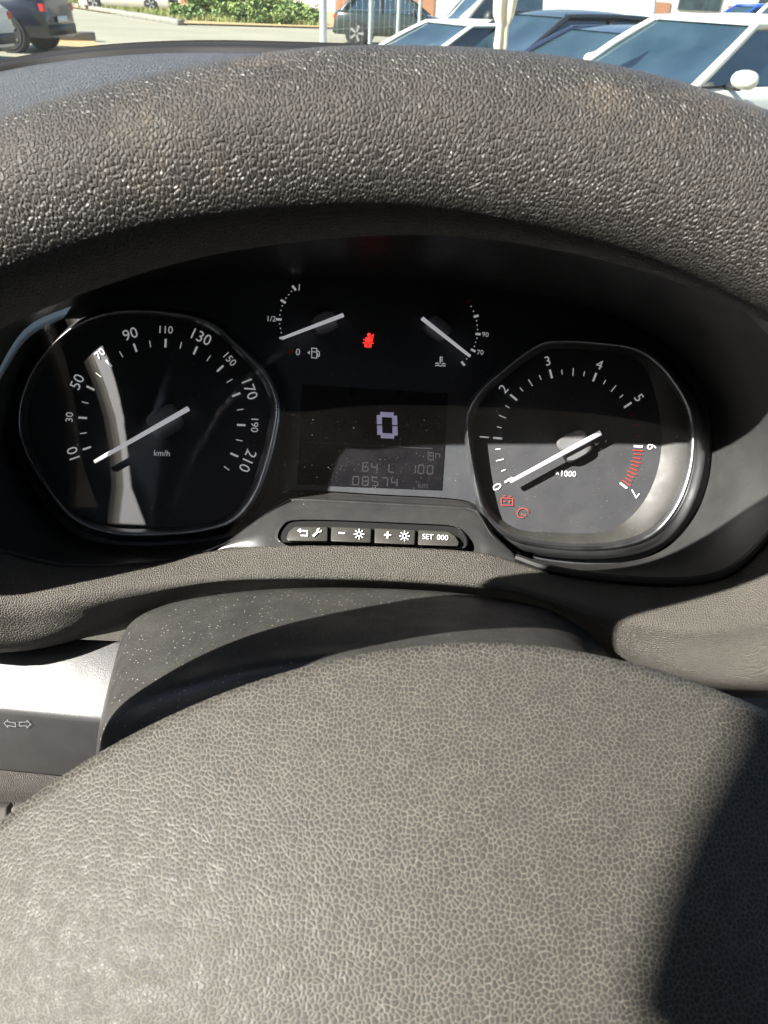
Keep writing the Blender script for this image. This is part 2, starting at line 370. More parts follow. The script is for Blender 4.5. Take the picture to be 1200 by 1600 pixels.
DASH.append(ppatch('grained_pad', pad_rows, M['dash'], n=5, m=6, thick=.002))
xs = (-300, 0, 300, 600, 900, 1200, 1500)
DASH.append(ppatch('lower_panel', [[(x, 930, .47) for x in xs], [(x, 1030, .42) for x in xs], [(x, 1200, .36) for x in xs], [(x, 1262, .315) for x in xs], [(x, 1300, .30) for x in xs]], M['dash'], n=4, m=6, thick=.003))
def key_strip(x0, x1):
    a = [W(x0, 1252, .3005), W(x1, 1252, .3005), W(x1, 1330, .290), W(x0, 1330, .290)]
    b = [p + Vector((0, -.005, .003)) for p in a]
    o = prism('switch_blank', a, b, M['lowtrim'], bev=.001); DASH.append(o)
for x0, x1 in ((-220, 22), (27, 260)): key_strip(x0, x1)
DASH.append(ppatch('knee_panel', [[(x, 1325, .30) for x in xs], [(x, 1500, .33) for x in xs], [(x, 1750, .36) for x in xs]], M['dash'], n=3, m=4, thick=.003))
for o in DASH: child(o, dash)

# ------------------------------------------------------------------ instrument cluster
clu = empty('instrument_cluster', CL.hit(585, 850), 'instrument cluster with two dials, small gauges and dark screen', 'instrument cluster')
CLU = []
def part(o, parent=None):
    child(o, parent) if parent is not None and parent.type == 'EMPTY' else None
    if parent is not None and parent.type != 'EMPTY': o.parent = parent
    return o
inner_l = [(30, 700), (24, 680), (22, 655), (32, 600), (70, 530), (150, 468), (280, 444), (420, 436), (580, 438), (720, 446), (850, 468), (965, 502), (1052, 552), (1097, 620), (1106, 655), (1110, 690)] + \
    [(1100, 760), (1072, 815), (1022, 862), (950, 880), (860, 876), (800, 858), (762, 815), (742, 788), (700, 778), (590, 772), (470, 765), (442, 772), (405, 805), (360, 838), (240, 852), (130, 840), (70, 785), (38, 730)]
outer = lip + [(1220, 810, .296), (1150, 885, .304), (1075, 908, .308), (960, 905, .312), (860, 890, .316), (805, 872, .320), (768, 835, .323), (742, 798, .329), (700, 792, .329), (590, 786, .329), (470, 780, .329), (445, 785, .328), (400, 815, .324), (345, 852, .320), (235, 878, .314), (100, 880, .309), (0, 858, .302), (-180, 825, .275)]
assert len(inner_l) == len(outer), (len(inner_l), len(outer))
Lo = spline([W(*p) for p in outer], 5, True); Li = spline([CL.hit(x, y, -.001) for x, y in inner_l], 5, True)
mids = [[a * (1 - t) + b * t + np.array([0, .004, -.002]) * math.sin(math.pi * t) for a, b in zip(Lo, Li)] for t in (.25, .5, .75)]
Lx = [p + np.array([0, .003, -.007]) for p in Lo]; Ly = [p * .985 + q * .015 + np.array([0, .0012, -.0006]) for p, q in zip(Lo, Li)]
CLU.append(loft('surround', [Lx, Lo, Ly] + mids + [Li], M['surround']))
face_pts = spline([CL.hit(x, y, -.0015) for x, y in inner_l], 3, True)
o = obj('face_plate', face_pts, [tuple(range(len(face_pts)))], M['plate'], smooth=False)
md = o.modifiers.new('thickness', 'SOLIDIFY'); md.thickness = .002; md.offset = 1
plate = o; CLU.append(o)
seal = spline([W(*p) + Vector((0, -.0005, .0008)) for p in outer[14:22]], 6)
CLU.append(tube('edge_seal', seal, .0017, M['black'], seg=8))

def plane_stroke(name, lines, width, mat, parent, pl=CL, h=.0006, closed=False):
    """flat printed ribbon through photo points, lying on a plane of the cluster"""
    v, f = [], []
    for ln in lines:
        cl = closed or (len(ln) > 2 and ln[0] == ln[-1])
        P = [Vector((x, y)) for x, y in (ln[:-1] if cl and ln[0] == ln[-1] else ln)]; n = len(P); b = len(v)
        for i, p in enumerate(P):
            a = P[(i - 1) % n] if (cl or i > 0) else p; c = P[(i + 1) % n] if (cl or i < n - 1) else p
            t1 = (p - a).normalized() if (p - a).length else (c - p).normalized(); t2 = (c - p).normalized() if (c - p).length else t1
            t = (t1 + t2); t = t.normalized() if t.length > 1e-6 else t1
            nn = Vector((-t.y, t.x)); k = 1 / max(.5, nn.dot(Vector((-t1.y, t1.x))))
            for sg in (-1, 1):
                q = p + nn * (sg * width / 2 * k); v.append(pl.hit(q.x, q.y, h))
        for i in range(n if cl else n - 1):
            j = (i + 1) % n; f.append((b + 2 * i, b + 2 * i + 1, b + 2 * j + 1, b + 2 * j))
    return obj(name, v, f, mat, parent, smooth=False)
def plane_poly(name, polys, mat, parent, pl=CL, h=.0006):
    v, f = [], []
    for p in polys:
        f.append(tuple(range(len(v), len(v) + len(p)))); v += [pl.hit(x, y, h) for x, y in p]
    return obj(name, v, f, mat, parent, smooth=False)
def plane_text(name, body, x, y, cap, mat, parent, ang=0.0, pl=CL, h=.0006, wide=1.0):
    """lettering lying on a plane; (x, y) its centre in the photo, cap its cap height in photo pixels, ang its turn"""
    cu = bpy.data.curves.new(name, 'FONT'); cu.body = body; cu.size = 1.0; cu.resolution_u = 3
    to = bpy.data.objects.new(name, cu); COL.objects.link(to)
    dg = bpy.context.evaluated_depsgraph_get(); me = bpy.data.meshes.new_from_object(to.evaluated_get(dg))
    bpy.data.objects.remove(to)
    P = np.array([v.co[:] for v in me.vertices])
    lo, hi = P.min(0), P.max(0); s = cap / (hi[1] - lo[1]); c = (lo + hi) / 2
    ca, sa = math.cos(ang), math.sin(ang)
    for v in me.vertices:
        px, py = (v.co.x - c[0]) * s * wide, -(v.co.y - c[1]) * s
        v.co = pl.hit(x + px * ca - py * sa, y + px * sa + py * ca, h)
    me.materials.append(mat); o = bpy.data.objects.new(name, me); COL.objects.link(o); o.parent = parent
    return o
def radial(c, r, a): return (c[0] + r * math.cos(a), c[1] - r * math.sin(a))
def radial_tick(c, r, a, L, wd, mat, parent, h):
    return plane_stroke('tick_mark', [[radial(c, r - L / 2, a), radial(c, r + L / 2, a)]], wd, mat, parent, h=h)
def scaled(poly, k, c): return [(c[0] + (x - c[0]) * k, c[1] + (y - c[1]) * k) for x, y in poly]
def dial(name, poly, face_poly, hface, shift=(0, 0), ringmat=None):
    pc = (sum(p[0] for p in poly) / len(poly) + shift[0], sum(p[1] for p in poly) / len(poly) + shift[1])
    sm = lambda P, h: [np.array(CL.hit(q[0], q[1], h)) for q in spline(P, 5, True)]
    rings = [(1.035, -.001), (1.012, .0065), (.99, .0095)]
    CLU.append(loft('bezel', [sm(scaled(poly, k, pc), h) for k, h in (rings if ringmat is None else [(1.05, -.001), (1.045, .0045), (1.03, .0068), (1.005, .0092), (.99, .0095)])], ringmat or M['ring']))
    CLU.append(loft('chrome_ring', [sm(scaled(poly, k, pc), h) for k, h in ((.997, .0088), (.988, .0103), (.974, .0104), (.958, .0088), (.940, .0058))], M['chrome']))
    fl = sm(face_poly, hface)
    CLU.append(loft('bezel_wall', [sm(scaled(poly, .942, pc), .0060), [a * .5 + b * .5 for a, b in zip(sm(scaled(poly, .942, pc), .0052), sm(scaled(face_poly, 1.02, pc), hface + .003))], fl], M['wall']))
    o = obj(name, [p for p in sm(scaled(face_poly, 1.01, pc), hface)], [tuple(range(len(fl)))], M['face'], smooth=False)
    CLU.append(o); return o

HF = .0012
sp_poly = [(27, 666), (38, 708), (66, 756), (112, 812), (170, 836), (240, 840), (320, 833), (372, 815), (404, 775), (423, 723), (434, 678), (439, 640), (433, 611), (416, 580), (370, 533), (330, 502), (268, 486), (184, 484), (118, 506), (64, 556), (34, 612)]
sp_face = scaled(sp_poly, .92, (233, 662))
speedo = dial('speedometer', sp_poly, sp_face, HF, (-95, -50)); speedo['label'] = 'large left speedometer dial up to 210 km/h'
tc_poly = [(728, 667), (733, 636), (754, 605), (796, 569), (836, 540), (867, 531), (933, 533), (998, 543), (1036, 568), (1064, 602), (1084, 640), (1090, 682), (1085, 738), (1064, 795), (1024, 840), (962, 860), (876, 861), (800, 846), (758, 808), (739, 746)]
tc_face = [(738, 674), (744, 645), (764, 614), (803, 579), (842, 552), (870, 545), (930, 547), (985, 556), (1010, 580), (1022, 610), (1030, 645), (1034, 690), (1026, 740), (1005, 785), (970, 820), (930, 832), (870, 832), (808, 826), (770, 795), (748, 744)]
tacho = dial('tachometer', tc_poly, tc_face, HF, (-95, -45), M['satin']); tacho['label'] = 'right tachometer dial numbered 0 to 7, half in sun'

SC = (253, 660)
def sang(v): return R_(87.4 - (v - 110) * 1.116)
for v in range(10, 221, 10):
    big = (v // 10) % 2 == 1
    radial_tick(SC, 124, sang(v), 13.5 if big else 10.5, 3.2 if big else 1.4, M['white'], speedo, HF + .0005)
    if v % 20 == 10 and v <= 210:
        cap = 17 if v % 40 == 10 else 11.5
        x, y = radial(SC, 147 if cap > 12 else 145, sang(v))
        plane_text('numeral', str(v), x, y, cap, M['white'], speedo, ang=math.pi / 2 - sang(v), h=HF + .0005)
plane_text('unit_lettering', 'km/h', 253, 708, 9, M['white'], speedo, ang=R_(2), h=HF + .0005)
TC = (889, 694)
def tang(v): return R_(210.6 - v * 35.4)
for i in range(0, 29):
    v = i / 4; major = i % 4 == 0; red = (i > 20) and not major
    rr = 110 + 3 * math.sin(tang(v)) - 1.5 * math.cos(tang(v))
    L = 14 if major else (12 if i % 2 == 0 else 7.5)
    if red and v > 6: continue
    radial_tick(TC, rr, tang(v), L, 3.2 if major else 1.5, M['redprint'] if red else M['white'], tacho, HF + .0005)
    if major:
        x, y = radial(TC, rr + 21, tang(v))
        plane_text('numeral', str(int(v)), x, y, 14.5, M['white'], tacho, ang=math.pi / 2 - tang(v), h=HF + .0005)
for i in range(10):
    v = 6.1 + i * .09
    radial_tick(TC, 108, tang(v), 12 if i % 3 else 16, 1.4, M['redprint'], tacho, HF + .0005)
plane_text('unit_lettering', '×1000', 884, 740, 9, M['white'], tacho, ang=R_(3), h=HF + .0005)
# battery and service lamps on the tachometer
bx, by = 792, 783
plane_stroke('battery_icon', [[(bx - 9, by - 5), (bx + 9, by - 4), (bx + 9, by + 7), (bx - 9, by + 6), (bx - 9, by - 5)], [(bx - 6, by - 8), (bx - 2, by - 8)], [(bx + 3, by - 7.5), (bx + 7, by - 7.5)], [(bx - 6, by), (bx - 2, by)], [(bx + 2, by + 1), (bx + 6, by + 1)], [(bx + 4, by - 1), (bx + 4, by + 3)]], 1.25, M['reddim'], tacho, h=HF + .0006)
bx, by = 817, 802
arc = [(bx + 9 * math.cos(a), by - 8 * math.sin(a)) for a in [R_(x) for x in range(10, 231, 22)]]
plane_stroke('service_icon', [arc, [(bx - 3, by + 1), (bx + 5, by + 4)], [(bx - 6, by + 6), (bx + 1, by + 7)]], 1.3, M['reddim'], tacho, h=HF + .0006)

def needle(c, tip, tail, wd, hub, dialo, h0, hubh, parts=('needle', 'needle_hub')):
    """white pointer bar above a dark two-lobed boss"""
    t, q = Vector(tip), Vector(tail); d = (t - q).normalized(); nn = Vector((-d.y, d.x))
    def ring(k, h): return [CL.hit(*(p), h) for p in (tuple(t + nn * (wd * .42 * k)), tuple(t - nn * (wd * .42 * k)), tuple(q - nn * (wd * .58 * k)), tuple(q + nn * (wd * .58 * k)))]
    o = prism('needle', ring(1, h0), ring(.72, h0 + .0016), M['needle'], dialo, bev=.0003)
    for sg in (-1, 1):
        pts = []
        cc = Vector(c) + nn * (sg * hub * .36)
        for i in range(24):
            a = 2 * math.pi * i / 24; u, vv = math.cos(a), math.sin(a)
            pts.append(cc + d * (hub * 1.0 * abs(u) ** .7 * (1 if u > 0 else -1)) + nn * (hub * .52 * abs(vv) ** .6 * (1 if vv > 0 else -1)))
        lo = [CL.hit(p.x, p.y, h0 - .0050) for p in pts]; cen = cc
        mi = [CL.hit(p.x, p.y, h0 - .0022) for p in pts]
        hi = [CL.hit(*(cen + (p - cen) * .82), h0 - .0006) for p in pts]
        loft('needle_hub', [[np.array(x) for x in r] for r in (lo, mi, hi)], M['hubp'], dialo, cap=True, auto=50)
needle((258, 659), (147, 722), (295, 638), 7.5, 26, speedo, HF + .0052, .006)
needle((898, 696), (797, 753), (939, 676), 7.5, 25, tacho, HF + .0052, .006)
# small gauges on the face plate
HP = .0008
needle((508, 504), (440, 529), (537, 492), 6.0, 20, plate, HP + .0045, .004)
needle((684, 513), (735, 557), (659, 497), 6.0, 20, plate, HP + .0045, .004)
def seg(x, y, ang, L, wd, mat): 
    a = R_(ang); dx, dy = math.cos(a) * L / 2, math.sin(a) * L / 2
    plane_stroke('tick_mark', [[(x - dx, y - dy), (x + dx, y + dy)]], wd, mat, plate, h=HP)
for x, y, a in ((459.5, 450, 50), (442.5, 471, 30), (435.5, 499, 3), (441, 527.5, -15)): seg(x, y, a, 9, 3.6, M['white'])
seg(454.5, 549.5, -42, 9, 4.2, M['redprint'])
def dots(p, q, n):
    for i in range(1, n + 1):
        t = i / (n + 1); x, y = p[0] + (q[0] - p[0]) * t, p[1] + (q[1] - p[1]) * t
        plane_poly('scale_dot', [[(x + 1.1 * math.cos(k * 1.047), y + 1.1 * math.sin(k * 1.047)) for k in range(6)]], M['white'], plate, h=HP)
dots((459.5, 450), (442.5, 471), 3); dots((442.5, 471), (435.5, 499), 3); dots((435.5, 499), (441, 527), 3)
plane_text('numeral', '1', 467.5, 449, 10, M['white'], plate, ang=R_(5), h=HP)
plane_text('numeral', '1/2', 424.5, 498, 8.5, M['white'], plate, ang=R_(2), h=HP)
plane_text('numeral', '0', 465.5, 550, 10.5, M['white'], plate, ang=R_(4), h=HP)
for x, y, a in ((744, 494, -18), (747, 522, 4), (739.5, 547.5, 28), (723.5, 568, 52)): seg(x, y, a, 8, 3.6, M['white'])
seg(732, 471, -40, 9, 4.2, M['redprint'])
dots((732, 471), (744, 494), 2); dots((744, 494), (747, 522), 3); dots((747, 522), (739.5, 547.5), 3); dots((737, 553), (725, 565), 2)
plane_text('numeral', '90', 758.5, 522.5, 7.5, M['white'], plate, ang=R_(3), h=HP)
plane_text('numeral', '70', 750.5, 550.5, 7.5, M['white'], plate, ang=R_(3), h=HP)
x, y = 492, 551
plane_stroke('fuel_pump_icon', [[(x - 5, y + 8), (x - 5, y - 7), (x + 3, y - 6.5), (x + 3, y + 8.5), (x - 5, y + 8)], [(x - 5, y - 1.5), (x + 3, y - 1)], [(x + 3, y - 4), (x + 7, y - 1), (x + 7, y + 5), (x + 5, y + 6), (x + 4, y + 1)]], 1.4, M['white'], plate, h=HP)
plane_poly('filler_side_arrow', [[(x - 12, y), (x - 8, y - 3), (x - 8, y + 3)]], M['white'], plate, h=HP)
x, y = 688, 564
plane_stroke('coolant_icon', [[(x, y - 7), (x - .4, y + 4)], [(x, y - 6), (x + 4, y - 5.8)], [(x, y - 3), (x + 4, y - 2.8)], [(x, y), (x + 4, y + .2)], [(x - 8, y + 4), (x - 5, y + 3), (x - 2, y + 5)], [(x + 2, y + 5), (x + 5, y + 3.6), (x + 8, y + 5)], [(x - 8, y + 7.5), (x - 4, y + 6.6), (x, y + 8), (x + 4, y + 7), (x + 8, y + 8)]], 1.5, M['white'], plate, h=HP)
# red seat belt lamp
x, y = 575.5, 532
head = [(x + 1 + 3 * math.cos(a), y - 9 + 3 * math.sin(a)) for a in np.linspace(0, 2 * math.pi, 11)[:-1]]
plane_poly('seat_belt_lamp', [head, [(x - 4.5, y - 5), (x + 1, y - 6), (x + 5, y - 4.5), (x + 5.5, y + 2), (x - 5, y + 2)], [(x - 9, y + 2.6), (x + 8, y + 3.2), (x + 8.5, y + 5.2), (x - 9, y + 4.6)], [(x - 6, y + 5.4), (x - 1.2, y + 5.5), (x - 1.2, y + 11.5), (x - 6, y + 10)], [(x + .2, y + 5.6), (x + 5, y + 5.8), (x + 5, y + 10.5), (x + .2, y + 11.5)]], M['redlamp'], plate, h=HP)
plane_stroke('seat_belt_lamp', [[(x + 8, y - 10), (x - 2, y + 1), (x - 8, y - 2)], [(x + 8, y - 9), (x + 6, y + 2)]], 1.5, M['redlamp'], plate, h=HP + .0004)
# display
scr = [(471.5, 600.5), (700.5, 615), (690, 766), (464, 757)]
screen = prism('screen', [CL.hit(a, b, -.0005) for a, b in scr], [CL.hit(a, b, .0009) for a, b in scr], M['screen']); CLU.append(screen)
HS = .0010
def seg_digit(ch, x, y, wd, ht, th, mat, parent, lean=.06):
    on = {'0': 'abcdef', '1': 'bc', '2': 'abged', '3': 'abgcd', '4': 'fgbc', '5': 'afgcd', '6': 'afgedc', '7': 'abc', '8': 'abcdefg', '9': 'abcdfg', 'L': 'fed'}[ch]
    X = lambda u, v: (x + u * wd / 2 - v * 0 + (-v) * lean * ht / 2, y + v * ht / 2 + u * .05 * wd / 2)
    S = dict(a=((-1, -1), (1, -1)), b=((1, -1), (1, 0)), c=((1, 0), (1, 1)), d=((-1, 1), (1, 1)), e=((-1, 0), (-1, 1)), f=((-1, -1), (-1, 0)), g=((-1, 0), (1, 0)))
    lines = []
    for s_ in on:
        p, q = S[s_]; p, q = Vector(p), Vector(q); dd = (q - p) * .06
        lines.append([X(*(p + dd)), X(*(q - dd))])
    plane_stroke('display_digit', lines, th, mat, parent, h=HS)
seg_digit('0', 605, 664.5, 24, 33, 8.0, M['lcd'], screen, -.03)
plane_text('display_lettering', 'km/h', 632, 665, 6.5, M['lcddim'], screen, ang=R_(3), h=HS)
plane_stroke('display_line', [[(482, 691), (676, 701)]], 1.3, M['lcddim'], screen, h=HS)
for ch, x in (('6', 571), ('4', 585), ('L', 612), ('1', 645), ('0', 658), ('0', 672)): seg_digit(ch, x, 729.5 + (x - 571) * .045, 8.5, 13, 1.8, M['lcddim'], screen)
for i, ch in enumerate('08574'): seg_digit(ch, 556 + i * 15, 751 + i * .7, 9, 13, 1.9, M['lcddim'], screen)
plane_text('display_lettering', 'km', 661, 758, 9, M['lcddim'], screen, ang=R_(3), h=HS)
plane_stroke('display_icon', [[(669, 707), (669, 718), (677, 718.5), (677, 707.5), (669, 707)], [(669, 712), (677, 712.5)], [(681, 716), (681, 709), (687, 709), (687, 715)]], 1.5, M['lcddim'], screen, h=HS)

# ledge with four buttons below the display
A_, B_ = W(585, 790, .3285), W(585, 856, .3155)
LP = Plane(A_, Vector((1, 0, 0)).cross(A_ - B_)); LP.n = LP.n if LP.n.z > 0 else -LP.n
led0 = [(338, 854), (398, 813), (445, 784), (520, 780), (590, 783), (665, 787), (738, 794), (768, 830), (806, 868)]
led1 = [(330, 868), (398, 866), (445, 862), (520, 862), (590, 864), (665, 866), (738, 872), (768, 880), (815, 890)]
ledm = [tuple((np.array(a) + np.array(b)) / 2) for a, b in zip(led0, led1)]
CLU.append(patch('button_ledge', [[LP.hit(x, y, hh - .006 * (abs(x - 585) / 240) ** 5) for x, y in r] for r, hh in ((led0, -.0006), (ledm, 0), (led1, -.0028))], M['surround'], n=5, m=4, thick=.002))
bar = [(434, 836), (440, 823), (456, 813), (515, 812.5), (583, 815), (651, 818), (703, 821), (718, 829), (727, 844), (724, 854), (712, 856.5), (651, 853.5), (583, 850.5), (515, 848), (450, 847.5), (437, 845)]
bc = (583, 834)
rim_loops = [[np.array(LP.hit(p[0], p[1], h)) for p in spline(scaled(bar, k, bc), 3, True)] for k, h in ((1.028, .0002), (1.022, .0014), (1.0, .0016), (.985, -.0002), (.98, -.003))]
CLU.append(loft('button_recess', rim_loops, M['surround'], auto=60))
fl = [LP.hit(p[0], p[1], .0004) for p in spline(scaled(bar, .985, bc), 3, True)]
CLU.append(obj('recess_floor', fl, [tuple(range(len(fl)))], M['black'], smooth=False))
def button(poly):
    c = (sum(p[0] for p in poly) / len(poly), sum(p[1] for p in poly) / len(poly))
    lo = [LP.hit(*p, .0006) for p in poly]; hi = [LP.hit(*p, .0034) for p in scaled(poly, .985, c)]
    o = prism('button', lo, hi, M['key'], bev=.0005); CLU.append(o); return o
b1 = button([(447, 842), (451, 831), (461, 823), (513, 823), (512.5, 846), (450, 845.5)])
b2 = button([(517.5, 823), (581, 825.5), (580, 848.5), (516.5, 846)])
b3 = button([(585.5, 825.5), (649.5, 828), (648.5, 851.5), (584.5, 848.7)])
b4 = button([(653.5, 828), (700, 830.5), (711, 837), (718, 848), (716, 854), (652.5, 851.7)])
HB = .0040
st = lambda nm, lines, wd, par: plane_stroke(nm, lines, wd, M['white'], par, pl=LP, h=HB)
st('back_arrow_icon', [[(468, 829), (480, 829.5), (480, 837), (470, 836.5)]], 1.8, b1)
plane_poly('back_arrow_icon', [[(464, 829), (470, 825.5), (470, 832.5)]], M['white'], b1, pl=LP, h=HB)
st('wrench_icon', [[(489, 838), (497, 830)]], 3.2, b1); st('wrench_icon', [[(496, 831), (496, 827), (499, 825.5)], [(497, 831), (501, 830.5), (502, 828)]], 1.8, b1)
st('minus_icon', [[(529, 832.5), (539, 833)]], 2.2, b2)
def sun_icon(x, y, par):
    st('brightness_icon', [[(x + 3.2 * math.cos(a), y + 3.2 * math.sin(a)) for a in np.linspace(0, 2 * math.pi, 13)[:-1]] + [(x + 3.2, y)]], 1.4, par)
    st('brightness_icon', [[(x + 5.2 * math.cos(a), y + 5.2 * math.sin(a)), (x + 8.2 * math.cos(a), y + 8.2 * math.sin(a))] for a in np.arange(8) * math.pi / 4], 1.4, par)
sun_icon(561, 834.5, b2)
st('plus_icon', [[(600, 835.5), (611, 836)]], 2.2, b3); st('plus_icon', [[(605.7, 830.5), (605.3, 841.5)]], 2.2, b3)
sun_icon(632, 837.5, b3)
plane_text('button_lettering', 'SET', 668.5, 838.5, 8, M['white'], b4, ang=R_(3), pl=LP, h=HB)
plane_text('button_lettering', '000', 691.5, 839.7, 8, M['white'], b4, ang=R_(3), pl=LP, h=HB, wide=1.05)

# clear curved lens over the dials
lens_rows = []
for fy in (0, .33, .66, 1):
    row = []
    for x in (24, 90, 200, 330, 460, 590, 720, 850, 970, 1060, 1108):
        tx = (x - 590) / 560
        ytop = 440 + 110 * abs(tx) ** 3 + 22 * tx; ybot = 772 + (75 * min(1, abs(tx) * 2.2) if abs(tx) < .92 else 10) + 10 * tx
        y = ytop + (ybot - ytop) * fy
        row.append(CL.hit(x, y, .013 + .016 * (1 - tx * tx) - .004 * fy))
    lens_rows.append(row)
CLU.append(patch('lens', lens_rows, M['lens'], n=4, m=6))
# slot added in hood and surround to drop a sun streak on the speedometer
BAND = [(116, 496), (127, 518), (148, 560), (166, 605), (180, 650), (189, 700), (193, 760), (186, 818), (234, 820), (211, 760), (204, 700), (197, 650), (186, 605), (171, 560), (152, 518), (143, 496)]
def in_band(px, py):
    c = False; n = len(BAND)
    for i in range(n):
        (x1, y1), (x2, y2) = BAND[i], BAND[i - 1]
        if (y1 > py) != (y2 > py) and px < (x2 - x1) * (py - y1) / (y2 - y1) + x1: c = not c
    return c
def band_pixel(p):
    t = (p - CL.o).dot(CL.n) - .0012; q = p - SUN * (t / SUN.dot(CL.n)) - EYEV
    d = q.dot(fwd); return 600 + F_PX * q.dot(cam_r) / d, 800 - F_PX * q.dot(cam_u) / d
def near_band(px, py, m):
    return any(in_band(px + dx, py + dy) for dx in (-m, 0, m, 12, 24) for dy in (-m, 0, m))
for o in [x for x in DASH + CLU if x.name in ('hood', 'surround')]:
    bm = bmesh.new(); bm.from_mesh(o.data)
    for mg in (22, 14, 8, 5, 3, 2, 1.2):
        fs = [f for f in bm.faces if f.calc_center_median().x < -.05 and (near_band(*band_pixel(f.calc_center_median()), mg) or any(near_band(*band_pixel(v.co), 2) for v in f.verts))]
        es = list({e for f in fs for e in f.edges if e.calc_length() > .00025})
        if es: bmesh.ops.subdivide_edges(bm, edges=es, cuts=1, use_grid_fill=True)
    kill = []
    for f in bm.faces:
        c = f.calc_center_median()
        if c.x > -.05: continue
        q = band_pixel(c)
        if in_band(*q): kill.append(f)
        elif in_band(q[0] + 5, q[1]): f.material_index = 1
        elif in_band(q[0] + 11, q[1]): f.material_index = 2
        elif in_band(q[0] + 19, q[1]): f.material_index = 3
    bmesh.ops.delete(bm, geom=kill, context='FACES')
    for i in (1, 2, 3): o.data.materials.append(M['fade_tint%d' % i])
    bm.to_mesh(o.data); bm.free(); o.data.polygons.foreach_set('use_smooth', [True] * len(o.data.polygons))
for o in CLU: child(o, clu)

# ------------------------------------------------------------------ steering wheel
WE = R_(33); w_up = Vector((0, math.sin(WE), math.cos(WE))); w_n = Vector((0, -math.cos(WE), math.sin(WE)))
RW, RT = .19, .0165
wc = EYEV + Vector((.008, .1627, -.024)) - w_up * RW
wheel = empty('steering_wheel', wc, 'worn dark leather steering wheel with domed grained airbag cover', 'steering wheel')
def WL(a, b, c): return wc + Vector((a, 0, 0)) + w_up * b + w_n * c
WH = []
NU, NV = 360, 64; v, uv = [], []
for i in range(NU + 1):
    th = 2 * math.pi * i / NU - math.pi / 2
    for j in range(NV + 1):
        ph = 2 * math.pi * j / NV
        rt = RT * (1 + .012 * math.sin(th * 9 + 1) * math.cos(ph) + .006 * math.sin(th * 23))
        v.append(WL((RW + rt * math.cos(ph)) * math.cos(th), (RW + rt * math.cos(ph)) * math.sin(th), rt * math.sin(ph)))
        uv.append((RW * 2 * math.pi * i / NU, RT * 2 * math.pi * j / NV))
WH.append(obj('rim', v, grid_faces(NU + 1, NV + 1), M['rim'], uv=uv))
A, B, BL, OX, PW = .1294, .1060, .034, .0257, 1.8472                # airbag cover: domed, tipped back from the rim's plane
HE = R_(46); h_up = Vector((0, math.sin(HE), math.cos(HE))); h_n = Vector((0, -math.cos(HE), math.sin(HE))); hc = EYEV + Vector((0, .035, -.178))
def HL(a, b, c): return hc + Vector((a, 0, 0)) + h_up * b + h_n * c
NPH, NRH = 180, 48; v, f, uv = [HL(OX, 0, BL)], [], [(0, 0)]
for i in range(1, NRH + 1):
    r = i / NRH
    for j in range(NPH):
        ph = 2 * math.pi * j / NPH; c, s = math.cos(ph), math.sin(ph)
        x = A * math.copysign(abs(c) ** (2 / PW), c) * r; y = (B if s > 0 else B * 1.05) * math.copysign(abs(s) ** (2 / PW), s) * r
        v.append(HL(OX + x, y, BL * (1 - r * r))); uv.append((x, y))
f += [(0, 1 + j, 1 + (j + 1) % NPH) for j in range(NPH)]
for i in range(NRH - 1):
    for j in range(NPH):
        a = 1 + i * NPH + j; b = 1 + i * NPH + (j + 1) % NPH; f.append((a, b, b + NPH, a + NPH))
base = 1 + (NRH - 1) * NPH; n0 = len(v)
for j in range(NPH):
    p = v[base + j]; cc = HL(OX, 0, 0); v.append(cc + (p - cc) * .97 - h_n * .012); uv.append(uv[base + j])
for j in range(NPH): f.append((base + j, base + (j + 1) % NPH, n0 + (j + 1) % NPH, n0 + j))
WH.append(obj('airbag_cover', v, f, M['pad'], uv=uv))
for sx, ang in ((-1, 188), (1, -8), (0, 270)):
    a = R_(ang); d = Vector((math.cos(a), math.sin(a))); pr = []
    for r_, wd, z in ((.085, .036, -.038), (.125, .026, -.032), (.16, .019, -.016), (.186, .016, -.004)):
        pr.append([WL(d.x * r_ - d.y * wd * k, d.y * r_ + d.x * wd * k, z - .010 * k * k) for k in (-1, -.5, 0, .5, 1)])
    WH.append(patch('spoke', pr, M['shroud'], n=3, m=4, thick=.012))
for o in WH: child(o, wheel)

# ------------------------------------------------------------------ steering column shroud
sh_rows = [
 [(196, 1020, .325), (205, 975, .315), (250, 948, .312), (330, 930, .310), (450, 919, .310), (590, 919, .310), (730, 928, .310), (850, 950, .308), (920, 990, .305), (960, 1030, .315)],
 [(183, 1035, .310), (196, 985, .303), (246, 955, .300), (330, 937, .299), (450, 926, .299), (590, 926, .299), (730, 935, .299), (845, 958, .298), (915, 1000, .297), (955, 1040, .305)],
 [(170, 1080, .290), (182, 1035, .282), (235, 1000, .278), (330, 978, .276), (450, 965, .275), (590, 963, .275), (730, 970, .275), (845, 988, .276), (920, 1020, .278), (960, 1060, .285)],
 [(158, 1120, .268), (170, 1090, .258), (225, 1062, .254), (330, 1030, .252), (450, 1010, .251), (590, 1003, .250), (730, 1005, .250), (845, 1018, .252), (925, 1045, .255), (970, 1090, .262)],
 [(150, 1180, .258), (160, 1150, .246), (220, 1115, .240), (330, 1075, .237), (450, 1050, .236), (590, 1040, .235), (730, 1040, .235), (850, 1050, .237), (940, 1080, .241), (990, 1120, .25)],
 [(150, 1290, .262), (165, 1270, .248), (230, 1230, .240), (330, 1180, .238), (450, 1150, .237), (590, 1140, .236), (730, 1140, .236), (860, 1150, .238), (960, 1180, .243), (1010, 1220, .25)]]
o = ppatch('column_shroud', sh_rows, M['shroud'], n=6, m=8, thick=.0025)
tag(o, 'dusty smooth plastic steering column shroud between dash and airbag', 'column shroud')

